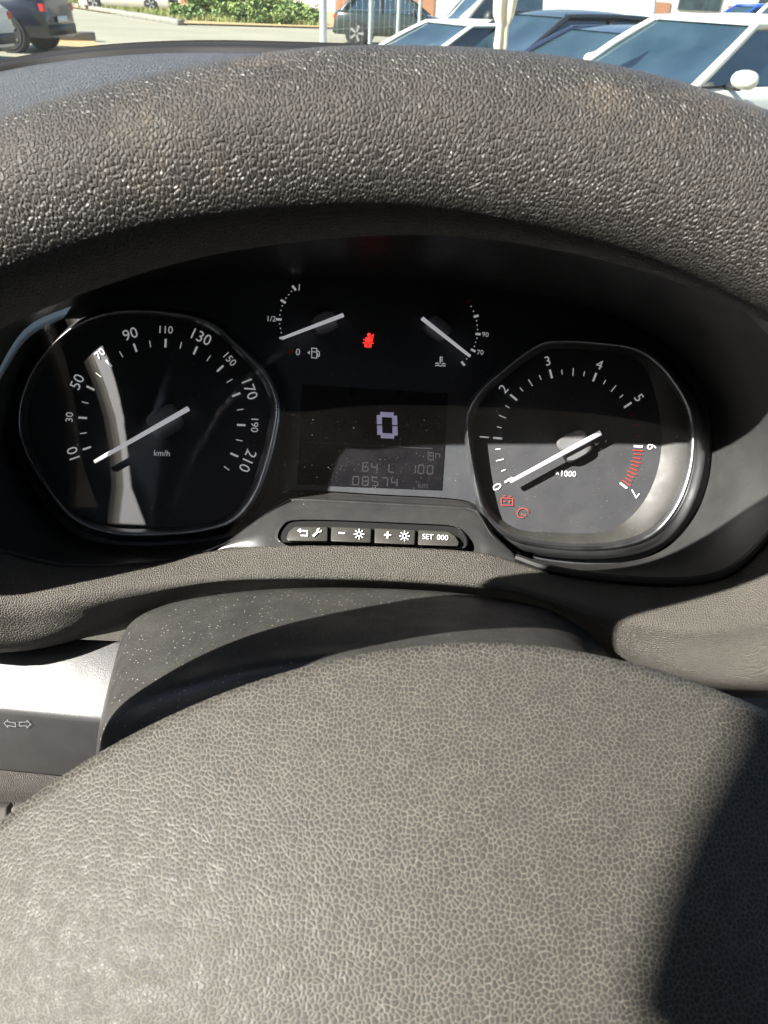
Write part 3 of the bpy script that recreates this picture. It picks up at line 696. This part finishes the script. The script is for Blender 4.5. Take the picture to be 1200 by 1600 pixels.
# ------------------------------------------------------------------ indicator stalk
ST_N = Vector((-.183, -.559, .809)).normalized()
SP = Plane(W(70, 1060, .318), ST_N)
def st_pt(x, y, h=0): return SP.hit(x, y, h)
stk = empty('indicator_stalk', W(100, 1200, .33), 'broad flat indicator stalk with arrow symbols left of the column', 'stalk')
tl, tr, br, bl = (-160, 985), (205, 1000), (200, 1131), (-160, 1096)
TL, TR, BR, BL_ = [st_pt(*p) for p in (tl, tr, br, bl)]
FR = W(200, 1225, .335); FL = BL_ + (FR - BR) * 1.05
BTL, BTR = TL - ST_N * .02, TR - ST_N * .02 + Vector((-.012, 0, 0))
v = [TL, TR, BR, BL_, FL, FR, BTL + Vector((0, .0, -.012)), BTR + Vector((0, 0, -.012))]
f = [(0, 1, 2, 3), (3, 2, 5, 4), (4, 5, 7, 6), (6, 7, 1, 0), (1, 7, 5, 2), (0, 3, 4, 6)]
o = obj('stalk_body', v, f, M['stalk'], smooth=True); bevel(o, .0018, 3); child(o, stk)
FP = Plane(BR, (BL_ - BR).cross(FR - BR)); FP.n = FP.n if FP.n.y < 0 else -FP.n
def arrow(x, y, sg):
    P = [(-10, 0), (-4, -6), (-4, -3), (8, -2), (8, 4), (-4, 3), (-4, 6), (-10, 0)]
    return [(x + sg * a, y + b + .08 * sg * a) for a, b in P]
for x, sg in ((16, 1), (38, -1)):
    o = plane_stroke('arrow_icon', [arrow(x, 1131, sg)], .9, M['arrow'], None, pl=FP, h=.0006); child(o, stk)

# ------------------------------------------------------------------ outside: ground, kerbs, grass
def asphalt():
    k = NT('asphalt'); o = k.coord(); a = k.noise(o, .25, 5); b = k.noise(o, 60, 3)
    c = k.mix(k.rng(a.outputs[0], .3, .7), (.24, .222, .165), (.31, .285, .21)); c = k.mix(k.mth('MULTIPLY', b.outputs[0], .5), c, (.18, .165, .125))
    k.set(k.b.inputs['Base Color'], c); k.b.inputs['Roughness'].default_value = .9; return k.m
M['asphalt'] = asphalt()
M['concrete'] = plastic('kerb_concrete', (.20, .19, .17), .9, sc=.05)
M['soil'] = plastic('dry_soil', (.36, .25, .12), .95, sc=.05)
k = NT('leaf'); k.set(k.b.inputs['Base Color'], k.mix(k.rng(k.noise(k.coord(), 1.5, 3).outputs[0], .3, .7), (.07, .13, .03), (.20, .26, .07))); k.b.inputs['Roughness'].default_value = .6; M['leaf'] = k.m
k = NT('grass_blade'); k.set(k.b.inputs['Base Color'], k.mix(k.rng(k.noise(k.coord(), .7, 4).outputs[0], .3, .7), (.12, .17, .04), (.30, .29, .10))); k.b.inputs['Roughness'].default_value = .7; M['grass'] = k.m
g = obj('ground', [(-400, -60, 0), (400, -60, 0), (400, 700, 0), (-400, 700, 0)], [(0, 1, 2, 3)], M['asphalt'], smooth=False); tag(g, kind='structure')
def G(x, y):
    r = ray(x, y); t = EYE / -r.z; return Vector((r.x * t, r.y * t, 0))
def gt(x, t, z=0.0):   # a point on column x of the photo, t metres along the ray's level direction
    r = ray(x, 40); h = Vector((r.x, r.y, 0)) / r.y; return Vector((h.x * t, t, z))

def kerb(name, pts, wd, ht, label):
    e = empty(name, pts[0], label, 'kerb')
    for i in range(len(pts) - 1):
        a, b = Vector(pts[i]), Vector(pts[i + 1]); L = (b - a).length; n = max(1, round(L / 1.0)); d = (b - a) / n
        ax = (d.normalized(), Vector((-d.y, d.x, 0)).normalized(), Vector((0, 0, 1)))
        for j in range(n):
            c = a + d * (j + .5); hh = ht * random.uniform(.94, 1.06)
            child(box('kerb_stone', c + Vector((0, 0, hh / 2)), (d.length - .015, wd, hh), M['concrete'], None, ax, .015, 1), e)
    return e
def blades(name, pts_fn, n, h, mat, label, wd=.012):
    v, f = [], []
    for i in range(n):
        p = pts_fn(); a = random.uniform(0, 6.28); hh = h * random.uniform(.5, 1.2); ln = random.uniform(-.4, .4) * hh
        dx, dy = math.cos(a) * wd, math.sin(a) * wd; b = len(v)
        v += [(p[0] - dx, p[1] - dy, p[2]), (p[0] + dx, p[1] + dy, p[2]), (p[0] + ln * dy / wd, p[1] - ln * dx / wd, p[2] + hh)]; f.append((b, b + 1, b + 2))
    o = obj(name, v, f, mat, smooth=False); tag(o, label, 'grass', kind='stuff'); return o
def quad_pts(a, b, c, d):
    def fn():
        u, w_ = random.random(), random.random(); p = (a.lerp(b, u)).lerp(d.lerp(c, u), w_); return (p.x, p.y, p.z)
    return fn
# far kerb with verge behind it (upper left)
K0, K1, K2 = gt(100, 54), gt(290, 44), gt(505, 50)
kerb('kerb_line', [gt(96, 56), gt(283, 37.5)], .30, .22, 'long low concrete kerb slanting across behind the dark car')
kerb('short_kerb', [gt(60, 24.6), gt(146, 25.2)], .4, .22, 'short broken kerb end beside the rear of the dark car')
verge = obj('verge', [gt(60, 58, .06), gt(283, 38, .06), gt(640, 44, .06), gt(700, 90, .06), gt(40, 95, .06)], [(0, 1, 2, 3, 4)], M['soil'], smooth=False); tag(verge, kind='structure')
blades('verge_grass', quad_pts(gt(80, 56, .06), gt(285, 39, .06), gt(330, 52, .06), gt(110, 75, .06)), 9000, .28, M['grass'], 'patchy dry grass on the verge behind the long kerb', .03)
blades('fence_grass', quad_pts(gt(300, 41, .06), gt(500, 43, .06), gt(500, 50, .06), gt(300, 52, .06)), 7000, .24, M['grass'], 'tall weedy grass in front of the wire fence', .03)
soilp = obj('soil_patch', [gt(70, 20.5, .02), gt(152, 23.5, .02), gt(140, 26, .02), gt(60, 24, .02)], [(0, 1, 2, 3)], M['soil'], smooth=False); tag(soilp, kind='structure')
def shrub(p, r, h, n, label, grp='shrubs on the verge'):
    e = empty('shrub', p, label, 'shrub', grp)
    v, f = [], []
    cl = [Vector((random.gauss(0, r * .45), random.gauss(0, r * .45), h * random.uniform(.2, .85))) for _ in range(16)]
    for i in range(n):
        c = random.choice(cl); q = Vector((random.gauss(0, 1), random.gauss(0, 1), random.gauss(0, .8))); q = q.normalized() * (r * .42 * random.random() ** .4)
        q = c + q; q.z = max(.03, q.z); a = Vector((random.gauss(0, 1), random.gauss(0, 1), random.gauss(0, 1))).normalized(); b = a.orthogonal().normalized(); s = .045 * random.uniform(.6, 1.5)
        k = len(v); v += [q + p - a * s * 1.6, q + p + b * s, q + p + a * s * 1.6, q + p - b * s]; f.append((k, k + 1, k + 2, k + 3))
    child(obj('crown', v, f, M['leaf'], smooth=False), e)
    v, f = [], []
    for c in cl[:8]:
        vv, ff = tube_vf([p + Vector((c.x * .1, c.y * .1, 0)), p + Vector((c.x * .5, c.y * .5, c.z * .5)), p + c], [.03, .02, .01], 5); b = len(v); v += vv; f += [tuple(b + i for i in q) for q in ff]
    child(obj('stems', v, f, M['soil']), e)
for x, t, r, h, n, lb in ((320, 46, 1.15, 1.5, 2600, 'bushy green shrub next to the white van on the left'), (352, 47, .9, 1.1, 1600, 'low shrub between the two taller green shrubs'), (392, 46, 1.1, 1.6, 2400, 'bright green shrub nearest the middle of the verge'), (450, 46, 1.2, .9, 1800, 'low spreading shrub at the right end of the verge'), (215, 52, 1.0, 1.0, 1400, 'small shrub behind the kerb left of the white van'), (300, 42.5, .8, .55, 1200, 'low leafy clump at the kerb end'), (372, 43, .9, .6, 1300, 'low leafy clump in front of the bright green shrub'), (432, 43, .9, .5, 1200, 'low leafy clump below the spreading shrub'), (482, 44, .8, .7, 1300, 'leafy clump beside the thick fence post'),
                          (815, 22, .45, 1.95, 500, 'thin weed rising behind the black car')):
    shrub(gt(x, t, .05), r, h, n, lb)

# ------------------------------------------------------------------ vehicles outside
def paint(name, col, rough=.28, metallic=0.0):
    k = NT(name); k.set(k.b.inputs['Base Color'], k.mix(k.noise(k.coord(), 3, 3).outputs[0], tuple(x * .93 for x in col), col))
    k.b.inputs['Roughness'].default_value = rough; k.b.inputs['Coat Weight'].default_value = .5; k.b.inputs['Coat Roughness'].default_value = .05; k.b.inputs['Metallic'].default_value = metallic; return k.m
M['p_white'] = paint('paint_white', (.62, .61, .55)); M['p_black'] = paint('paint_black', (.018, .02, .024)); M['p_navy'] = paint('paint_navy', (.02, .03, .06))
M['p_dark'] = paint('paint_dark_blue', (.014, .018, .03)); M['p_silver'] = paint('paint_silver', (.5, .53, .5)); M['p_green'] = paint('paint_green_black', (.02, .03, .028))
k = NT('car_glass'); k.b.inputs['Base Color'].default_value = (.045, .085, .10, 1); k.b.inputs['Roughness'].default_value = .04; k.b.inputs['Specular IOR Level'].default_value = 1.0; k.b.inputs['Coat Weight'].default_value = .6
k.set(k.b.inputs['Base Color'], k.mix(k.rng(k.noise(k.coord(), 1.6, 4).outputs[0], .3, .7), (.012, .028, .04), (.03, .055, .07))); M['glass'] = k.m
M['tyre'] = flat('tyre_rubber', (.02, .02, .02), .85); M['alloy'] = flat('alloy_rim', (.55, .55, .56), .3, metallic=.9)
M['tail'] = flat('tail_lamp', (.45, .03, .03), .2); M['head'] = flat('head_lamp', (.7, .72, .75), .1); M['trim'] = flat('black_trim', (.02, .02, .022), .5); M['plateW'] = flat('number_plate', (.7, .7, .66))

def car(name, loc, heading, mat, label, cat, L=4.3, Wd=1.82, Ht=1.50, van=False, group=None, sx=1.0):
    e = empty(name, (loc[0], loc[1], loc[2] if len(loc) > 2 else 0), label, cat, group)
    ca, sa = math.cos(heading), math.sin(heading); O = Vector(e.location)
    k, wk, hk = L / 4.3, Wd / 1.82, Ht / 1.50
    def T(x, y, z): x, y, z = x * k, y * wk, z * hk; return O + Vector((x * ca - y * sa, x * sa + y * ca, z))
    def P(nm, v, f, m, par=e, smooth=True, auto=None):
        o = obj(nm, [T(*p) for p in v], f, m, smooth=smooth, auto=auto)
        return child(o, e) if par is e else child2(o, par)
    def child2(o, par): o.parent = par; o.matrix_parent_inverse = par.matrix_parent_inverse.copy() if False else Matrix.Identity(4); return o
    if not van:
        stn = [(2.15, .60, .60), (2.05, .70, .74), (1.75, .80, .83), (1.35, .88, .89), (.98, .95, .91), (.4, .97, .91), (-.6, .98, .91), (-1.5, 1.0, .90), (-1.95, 1.0, .84), (-2.12, .92, .76), (-2.16, .6, .70)]
        cowl, rooff, roofr, reart, belt = (1.02, .94), (.22, 1.43), (-1.35, 1.44), (-1.95, 1.0), .96
    else:
        stn = [(2.15, .44, .66), (2.08, .60, .78), (1.9, .68, .86), (1.6, .75, .90), (1.4, .78, .91), (.7, .79, .92), (-.6, .79, .92), (-1.6, .79, .92), (-2.05, .78, .90), (-2.13, .7, .89), (-2.15, .5, .88)]
        cowl, rooff, roofr, reart, belt = (1.48, .77), (.78, 1.42), (-2.0, 1.44), (-2.12, .74), .755
    rows = []
    for x, zt, hw in stn:
        zb = .28 if not van else .17
        half = [(0, zb), (hw * .86, zb), (hw * .97, zb + .12), (hw, (zb + zt) / 2 + .02), (hw * .985, zt - .14), (hw * .93, zt - .04), (hw * .78, zt + .005), (0, zt + .025)]
        rows.append([(x, y, z) for y, z in half] + [(x, -y, z) for y, z in half[-2:0:-1]])
    nc = len(rows[0]); v = [p for r in rows for p in r]; f = grid_faces(len(rows), nc, True) + [tuple(range(nc)), tuple(range((len(rows) - 1) * nc, len(rows) * nc))]
    P('body', v, f, mat, auto=50)
    # greenhouse: roof, pillars, panes
    cw, rw = .80, .62
    def bil(a, b, c, d, n, m, bulge):     # corners a(top l) b(top r) c(bot r) d(bot l)
        a, b, c, d = map(Vector, (a, b, c, d)); out = []
        nn = (b - a).cross(d - a).normalized()
        for i in range(m + 1):
            for j in range(n + 1):
                u, t = j / n, i / m; p = a.lerp(b, u).lerp(d.lerp(c, u), t); out.append(p + nn * (bulge * (1 - (2 * u - 1) ** 2) * math.sin(math.pi * t)))
        return out, grid_faces(m + 1, n + 1)
    x0, z0 = cowl; x1, z1 = rooff; x2, z2 = roofr; x3, z3 = reart
    v, f = bil((x1, -rw, z1), (x1, rw, z1), (x0, cw, z0), (x0, -cw, z0), 10, 6, -.07 if False else .07)
    P('windscreen', v, f, M['glass'])
    v, f = bil((x2, rw, z2), (x2, -rw, z2), (x3, -cw + .06, z3), (x3, cw - .06, z3), 8, 4, .04)
    P('rear_window', v, f, mat if van else M['glass'])
    # roof: slight crown, rounded to the rails
    v = []; ny, nx = 10, 8
    for i in range(nx + 1):
        t = i / nx; x = x1 + (x2 - x1) * t; zc = z1 + (z2 - z1) * t + .05 * math.sin(math.pi * t)
        for j in range(ny + 1):
            u = 2 * j / ny - 1; v.append((x + (.012 if i == 0 else 0), u * (rw + .015), zc + .055 * (1 - abs(u) ** 3) * (0 if i in (0, nx) else (.75 if i in (1, nx - 1) else 1)) + (.012 if i == 0 else 0)))
    P('roof', v, grid_faces(nx + 1, ny + 1), mat)
    bpil = [.0, .52] if not van else [.25]
    for s in (-1, 1):
        a, b, c, d = (x1, s * rw, z1), (x2, s * rw, z2), (x3 + .12, s * (cw - .02), belt), (x0 - .02, s * cw, belt)
        if s < 0: v, f = bil(b, a, d, c, 8, 4, .02)
        else: v, f = bil(a, b, c, d, 8, 4, .02)
        if not van: P('side_window', v, f, M['glass'])
        else:
            xs_ = x1 - .75; q = (xs_, s * rw, z1); r = (xs_, s * cw, belt)
            v, f = (bil(q, a, d, r, 5, 4, .02) if s < 0 else bil(a, q, r, d, 5, 4, .02)); P('side_window', v, f, M['glass'])
            v, f = (bil(b, q, r, c, 8, 4, .02) if s < 0 else bil(q, b, c, r, 8, 4, .02)); P('side_panel', v, f, mat)
        def pil(nm, p, q, r0, r1, m=mat):
            pp = [Vector(p).lerp(Vector(q), t) + Vector((0, s * .022 * math.sin(math.pi * t), .02 * math.sin(math.pi * t))) for t in (0, .25, .5, .75, 1)]
            v, f = tube_vf(pp, [r0 + (r1 - r0) * t for t in (0, .25, .5, .75, 1)], 8); P(nm, v, f, m, auto=50)
        pil('pillar', (x0 + .02, s * (cw + .01), z0 - .02), (x1 - .02, s * (rw + .01), z1 + .02), .044, .036)
        pil('roof_rail', (x1, s * (rw + .005), z1 + .015), (x2, s * (rw + .005), z2 + .015), .042, .042)
        pil('pillar', (x2, s * (rw + .005), z2), (x3 + .1, s * (cw - .04), z3 - .05), .07, .10)
        if not van: pil('pillar', (x1 - .78, s * (rw + .015), z1 + .02), (x1 - .72, s * (cw + .015), belt - .02), .03, .04, M['trim'])
        # mirror
        mx, my, mz = x0 - .42, s * (cw + .20), belt + (.07 if not van else .10)
        vv = []
        for i in range(9):
            t = i / 8; ph = math.pi * t; rr = max(.02, math.sin(ph) ** .55)
            for j in range(12):
                q = 2 * math.pi * j / 12; vv.append((mx + .085 * rr * math.cos(q) * (1.2 if math.cos(q) > 0 else .6), my - .125 * math.cos(ph), mz + .082 * rr * math.sin(q) * (1.5 if van else 1)))
        P('mirror', vv, grid_faces(9, 12, True) + [tuple(range(12)), tuple(range(96, 108))], M['trim'] if van else mat)
        v, f = tube_vf([(mx, s * (cw + .01), belt), (mx, my - s * .04, mz - .07)], .028, 6); P('mirror_arm', v, f, M['trim'])
        # lamps
        hz = .66 if not van else .52
        v, f = box_vf((2.02, s * .62, hz), .18, .28, .11); P('headlight', v, f, M['head'], auto=40)
        v, f = box_vf((-2.09, s * .70, .80), .10, .16, .13); P('tail_lamp', v, f, M['tail'], auto=40)
        for wx in (1.35, -1.32):
            def disc(r, y0, y1, rin=None):
                n = 28; v = []
                for r_, y_ in ((r * .9, y0), (r, y0 + (y1 - y0) * .25), (r, y1 - (y1 - y0) * .2), (r * .92, y1)):
                    v += [(wx + r_ * math.cos(2 * math.pi * i / n) / k, s * y_, .335 + r_ * math.sin(2 * math.pi * i / n) / hk) for i in range(n)]
                return v, grid_faces(4, n, True) + [tuple(range(n)), tuple(range(3 * n, 4 * n))]
            v, f = disc(.40, .60, .912); P('wheel_arch', v, f, M['trim'], auto=40)
            v, f = disc(.335, .70, .93); P('wheel', v, f, M['tyre'], auto=40)
            v, f = [], []
            for q in range(5):
                a0 = 2 * math.pi * q / 5
                pts = [(.05, -.5), (.24, -.16), (.24, .16), (.05, .5)]
                b = len(v); v += [(wx + r_ * math.cos(a0 + t_) / k, s * .945, .335 + r_ * math.sin(a0 + t_) / hk) for r_, t_ in pts]
                v += [(wx + r_ * math.cos(a0 + t_) / k, s * .925, .335 + r_ * math.sin(a0 + t_) / hk) for r_, t_ in pts]
                f += [(b, b + 1, b + 2, b + 3), (b, b + 4, b + 5, b + 1), (b + 2, b + 6, b + 7, b + 3), (b + 1, b + 5, b + 6, b + 2)]
            P('wheel_rim', v, f, M['alloy'], smooth=False)
    v, f = box_vf((2.14, 0, .40), .10, 1.3, .16); P('bumper', v, f, M['trim'])
    v, f = box_vf((-2.14, 0, .42), .10, 1.35, .18); P('bumper', v, f, M['trim'])
    v, f = box_vf((2.20, 0, .46), .012, .50, .11); P('number_plate', v, f, M['plateW'])
    v, f = box_vf((-2.20, 0, .60), .012, .50, .11); P('number_plate', v, f, M['plateW'])
    return e
HD = R_(210)
car('parked_car', (3.02, 9.05), HD, M['p_white'], 'nearest white parked car at right, its mirror at the frame edge', 'car', Ht=1.45, group='cars parked in the row at right')
car('parked_car', (2.55, 11.2), HD, M['p_navy'], 'low navy blue car parked just behind the white car', 'car', Ht=1.27, group='cars parked in the row at right')
car('parked_car', (1.95, 12.9), HD, M['p_black'], 'black car with black mirror, third in the row at right', 'car', Ht=1.38, group='cars parked in the row at right')
car('parked_car', (.75, 13.6), HD, M['p_white'], 'pale car with greenish windscreen, farthest in the row at right', 'car', Ht=1.2, group='cars parked in the row at right')
car('parked_van', (2.55, 19.5), R_(192), M['p_white'], 'white panel van facing left behind the row of cars', 'van', L=5.0, Wd=1.95, Ht=2.0, van=True)
car('parked_van', (9.0, 19.0), R_(200), M['p_white'], 'white van with long plain side behind the black car', 'van', L=5.6, Wd=2.05, Ht=2.1, van=True)
car('parked_car', tuple(G(48, 71) * .93 + Vector((-1.35, .02, 0))), R_(177), M['p_dark'], 'dark blue crossover at far left showing its rear wheel', 'car', L=4.4, Wd=1.85, Ht=1.68)
car('parked_car', tuple(gt(-172, 17.5)), R_(174), M['p_white'], 'white car cut by the left edge in front of the dark crossover', 'car', Ht=1.5)
car('parked_van', tuple(gt(205, 50)), R_(178), M['p_white'], 'white van parked beyond the verge at left', 'van', L=5.0, Wd=1.95, Ht=2.0, van=True)
car('parked_car', tuple(gt(622, 31)), R_(-5), M['p_green'], 'dark car seen through the wire fence', 'car', L=4.2, Ht=1.46)
car('parked_car', (11.0, 30.0), R_(190), paint('paint_blue', (.02, .07, .35)), 'bright blue car half hidden behind the white vans', 'car', Ht=1.7)

car('parked_van', (-3.0, .3), R_(90), flat('matt_brown_grey', (.10, .085, .07), .7), 'dark grey van added out of view at left to dim the dial glass reflection', 'van', L=7.0, Wd=2.0, Ht=2.75, van=True)  # added out of frame so the lens mirrors something darker than sky
# ------------------------------------------------------------------ fence, closed parasol, far building
M['zinc'] = flat('galvanised_steel', (.42, .45, .44), .45, metallic=.4)
fen = empty('wire_fence', gt(507, 13.5), 'galvanised wire fence with posts in front of the dark car', 'fence')
fp = [(505, 13.5, .055), (579, 15.2, .035), (622, 16.4, .035), (655, 17.6, .035)]
for x, t, r in fp:
    p = gt(x, t); child(tube('post', [p, p + Vector((0, 0, 2.2))], r, M['zinc'], seg=12), fen)
a, b = gt(505, 13.5), gt(655, 17.6)
for z in (.45, 1.95): child(tube('rail', [a + Vector((0, 0, z)), b + Vector((0, 0, z))], .02, M['zinc'], seg=6), fen)
v, f = [], []; L = (b - a).length
for i in range(int(L / .25)):
    p = a.lerp(b, i * .25 / L); vv, ff = tube_vf([p + Vector((0, 0, .45)), p + Vector((0, 0, 1.95))], .0022, 4); q = len(v); v += vv; f += [tuple(q + t for t in x) for x in ff]
for z in np.arange(.5, 1.95, .25):
    vv, ff = tube_vf([a + Vector((0, .004, z)), b + Vector((0, .004, z))], .0022, 4); q = len(v); v += vv; f += [tuple(q + t for t in x) for x in ff]
child(tag(obj('wire_mesh', v, f, M['zinc']), kind='stuff'), fen)
M['canvas'] = plastic('canvas', (.55, .48, .36), .9, sc=.1); M['polem'] = flat('pole_metal', (.6, .62, .6), .4)
p0 = gt(786, 8.2); par_ = empty('closed_parasol', p0, 'folded beige parasol tied round its pole before the cars', 'parasol')
child(tube('pole', [p0, p0 + Vector((0, 0, 2.5))], .016, M['polem']), par_)
rows = []
for z, r in ((1.05, .035), (1.15, .05), (1.3, .045), (1.38, .075), (1.5, .085), (1.75, .09), (2.0, .085), (2.3, .05), (2.42, .02)):
    rows.append([p0 + Vector(((r * (1 + .35 * math.cos(5 * q + z * 3))) * math.cos(q), (r * (1 + .35 * math.cos(5 * q + z * 3))) * math.sin(q), z)) for q in np.linspace(0, 2 * math.pi, 41)[:-1]])
child(loft('canopy', rows, M['canvas']), par_)
bld = empty('workshop', (0, 75, 0), 'pale low workshop building far behind the fence', 'building')
M['plaster'] = plastic('plaster', (.62, .56, .5), .9, sc=.05); M['shutter'] = flat('rust_shutter', (.34, .16, .09))
child(box('wall', (5, 75, 3), (60, 8, 6), M['plaster']), bld); child(box('roof', (5, 75, 6.15), (61, 9, .3), M['trim']), bld)
for i in range(9): 
    child(box('window', (-20 + i * 6, 70.96, 2.6), (3.2, .12, 2.4), M['glass']), bld)
    child(box('shutter_sign', (-17 + i * 6, 70.95, .9), (1.6, .10, 1.8), M['shutter']), bld)
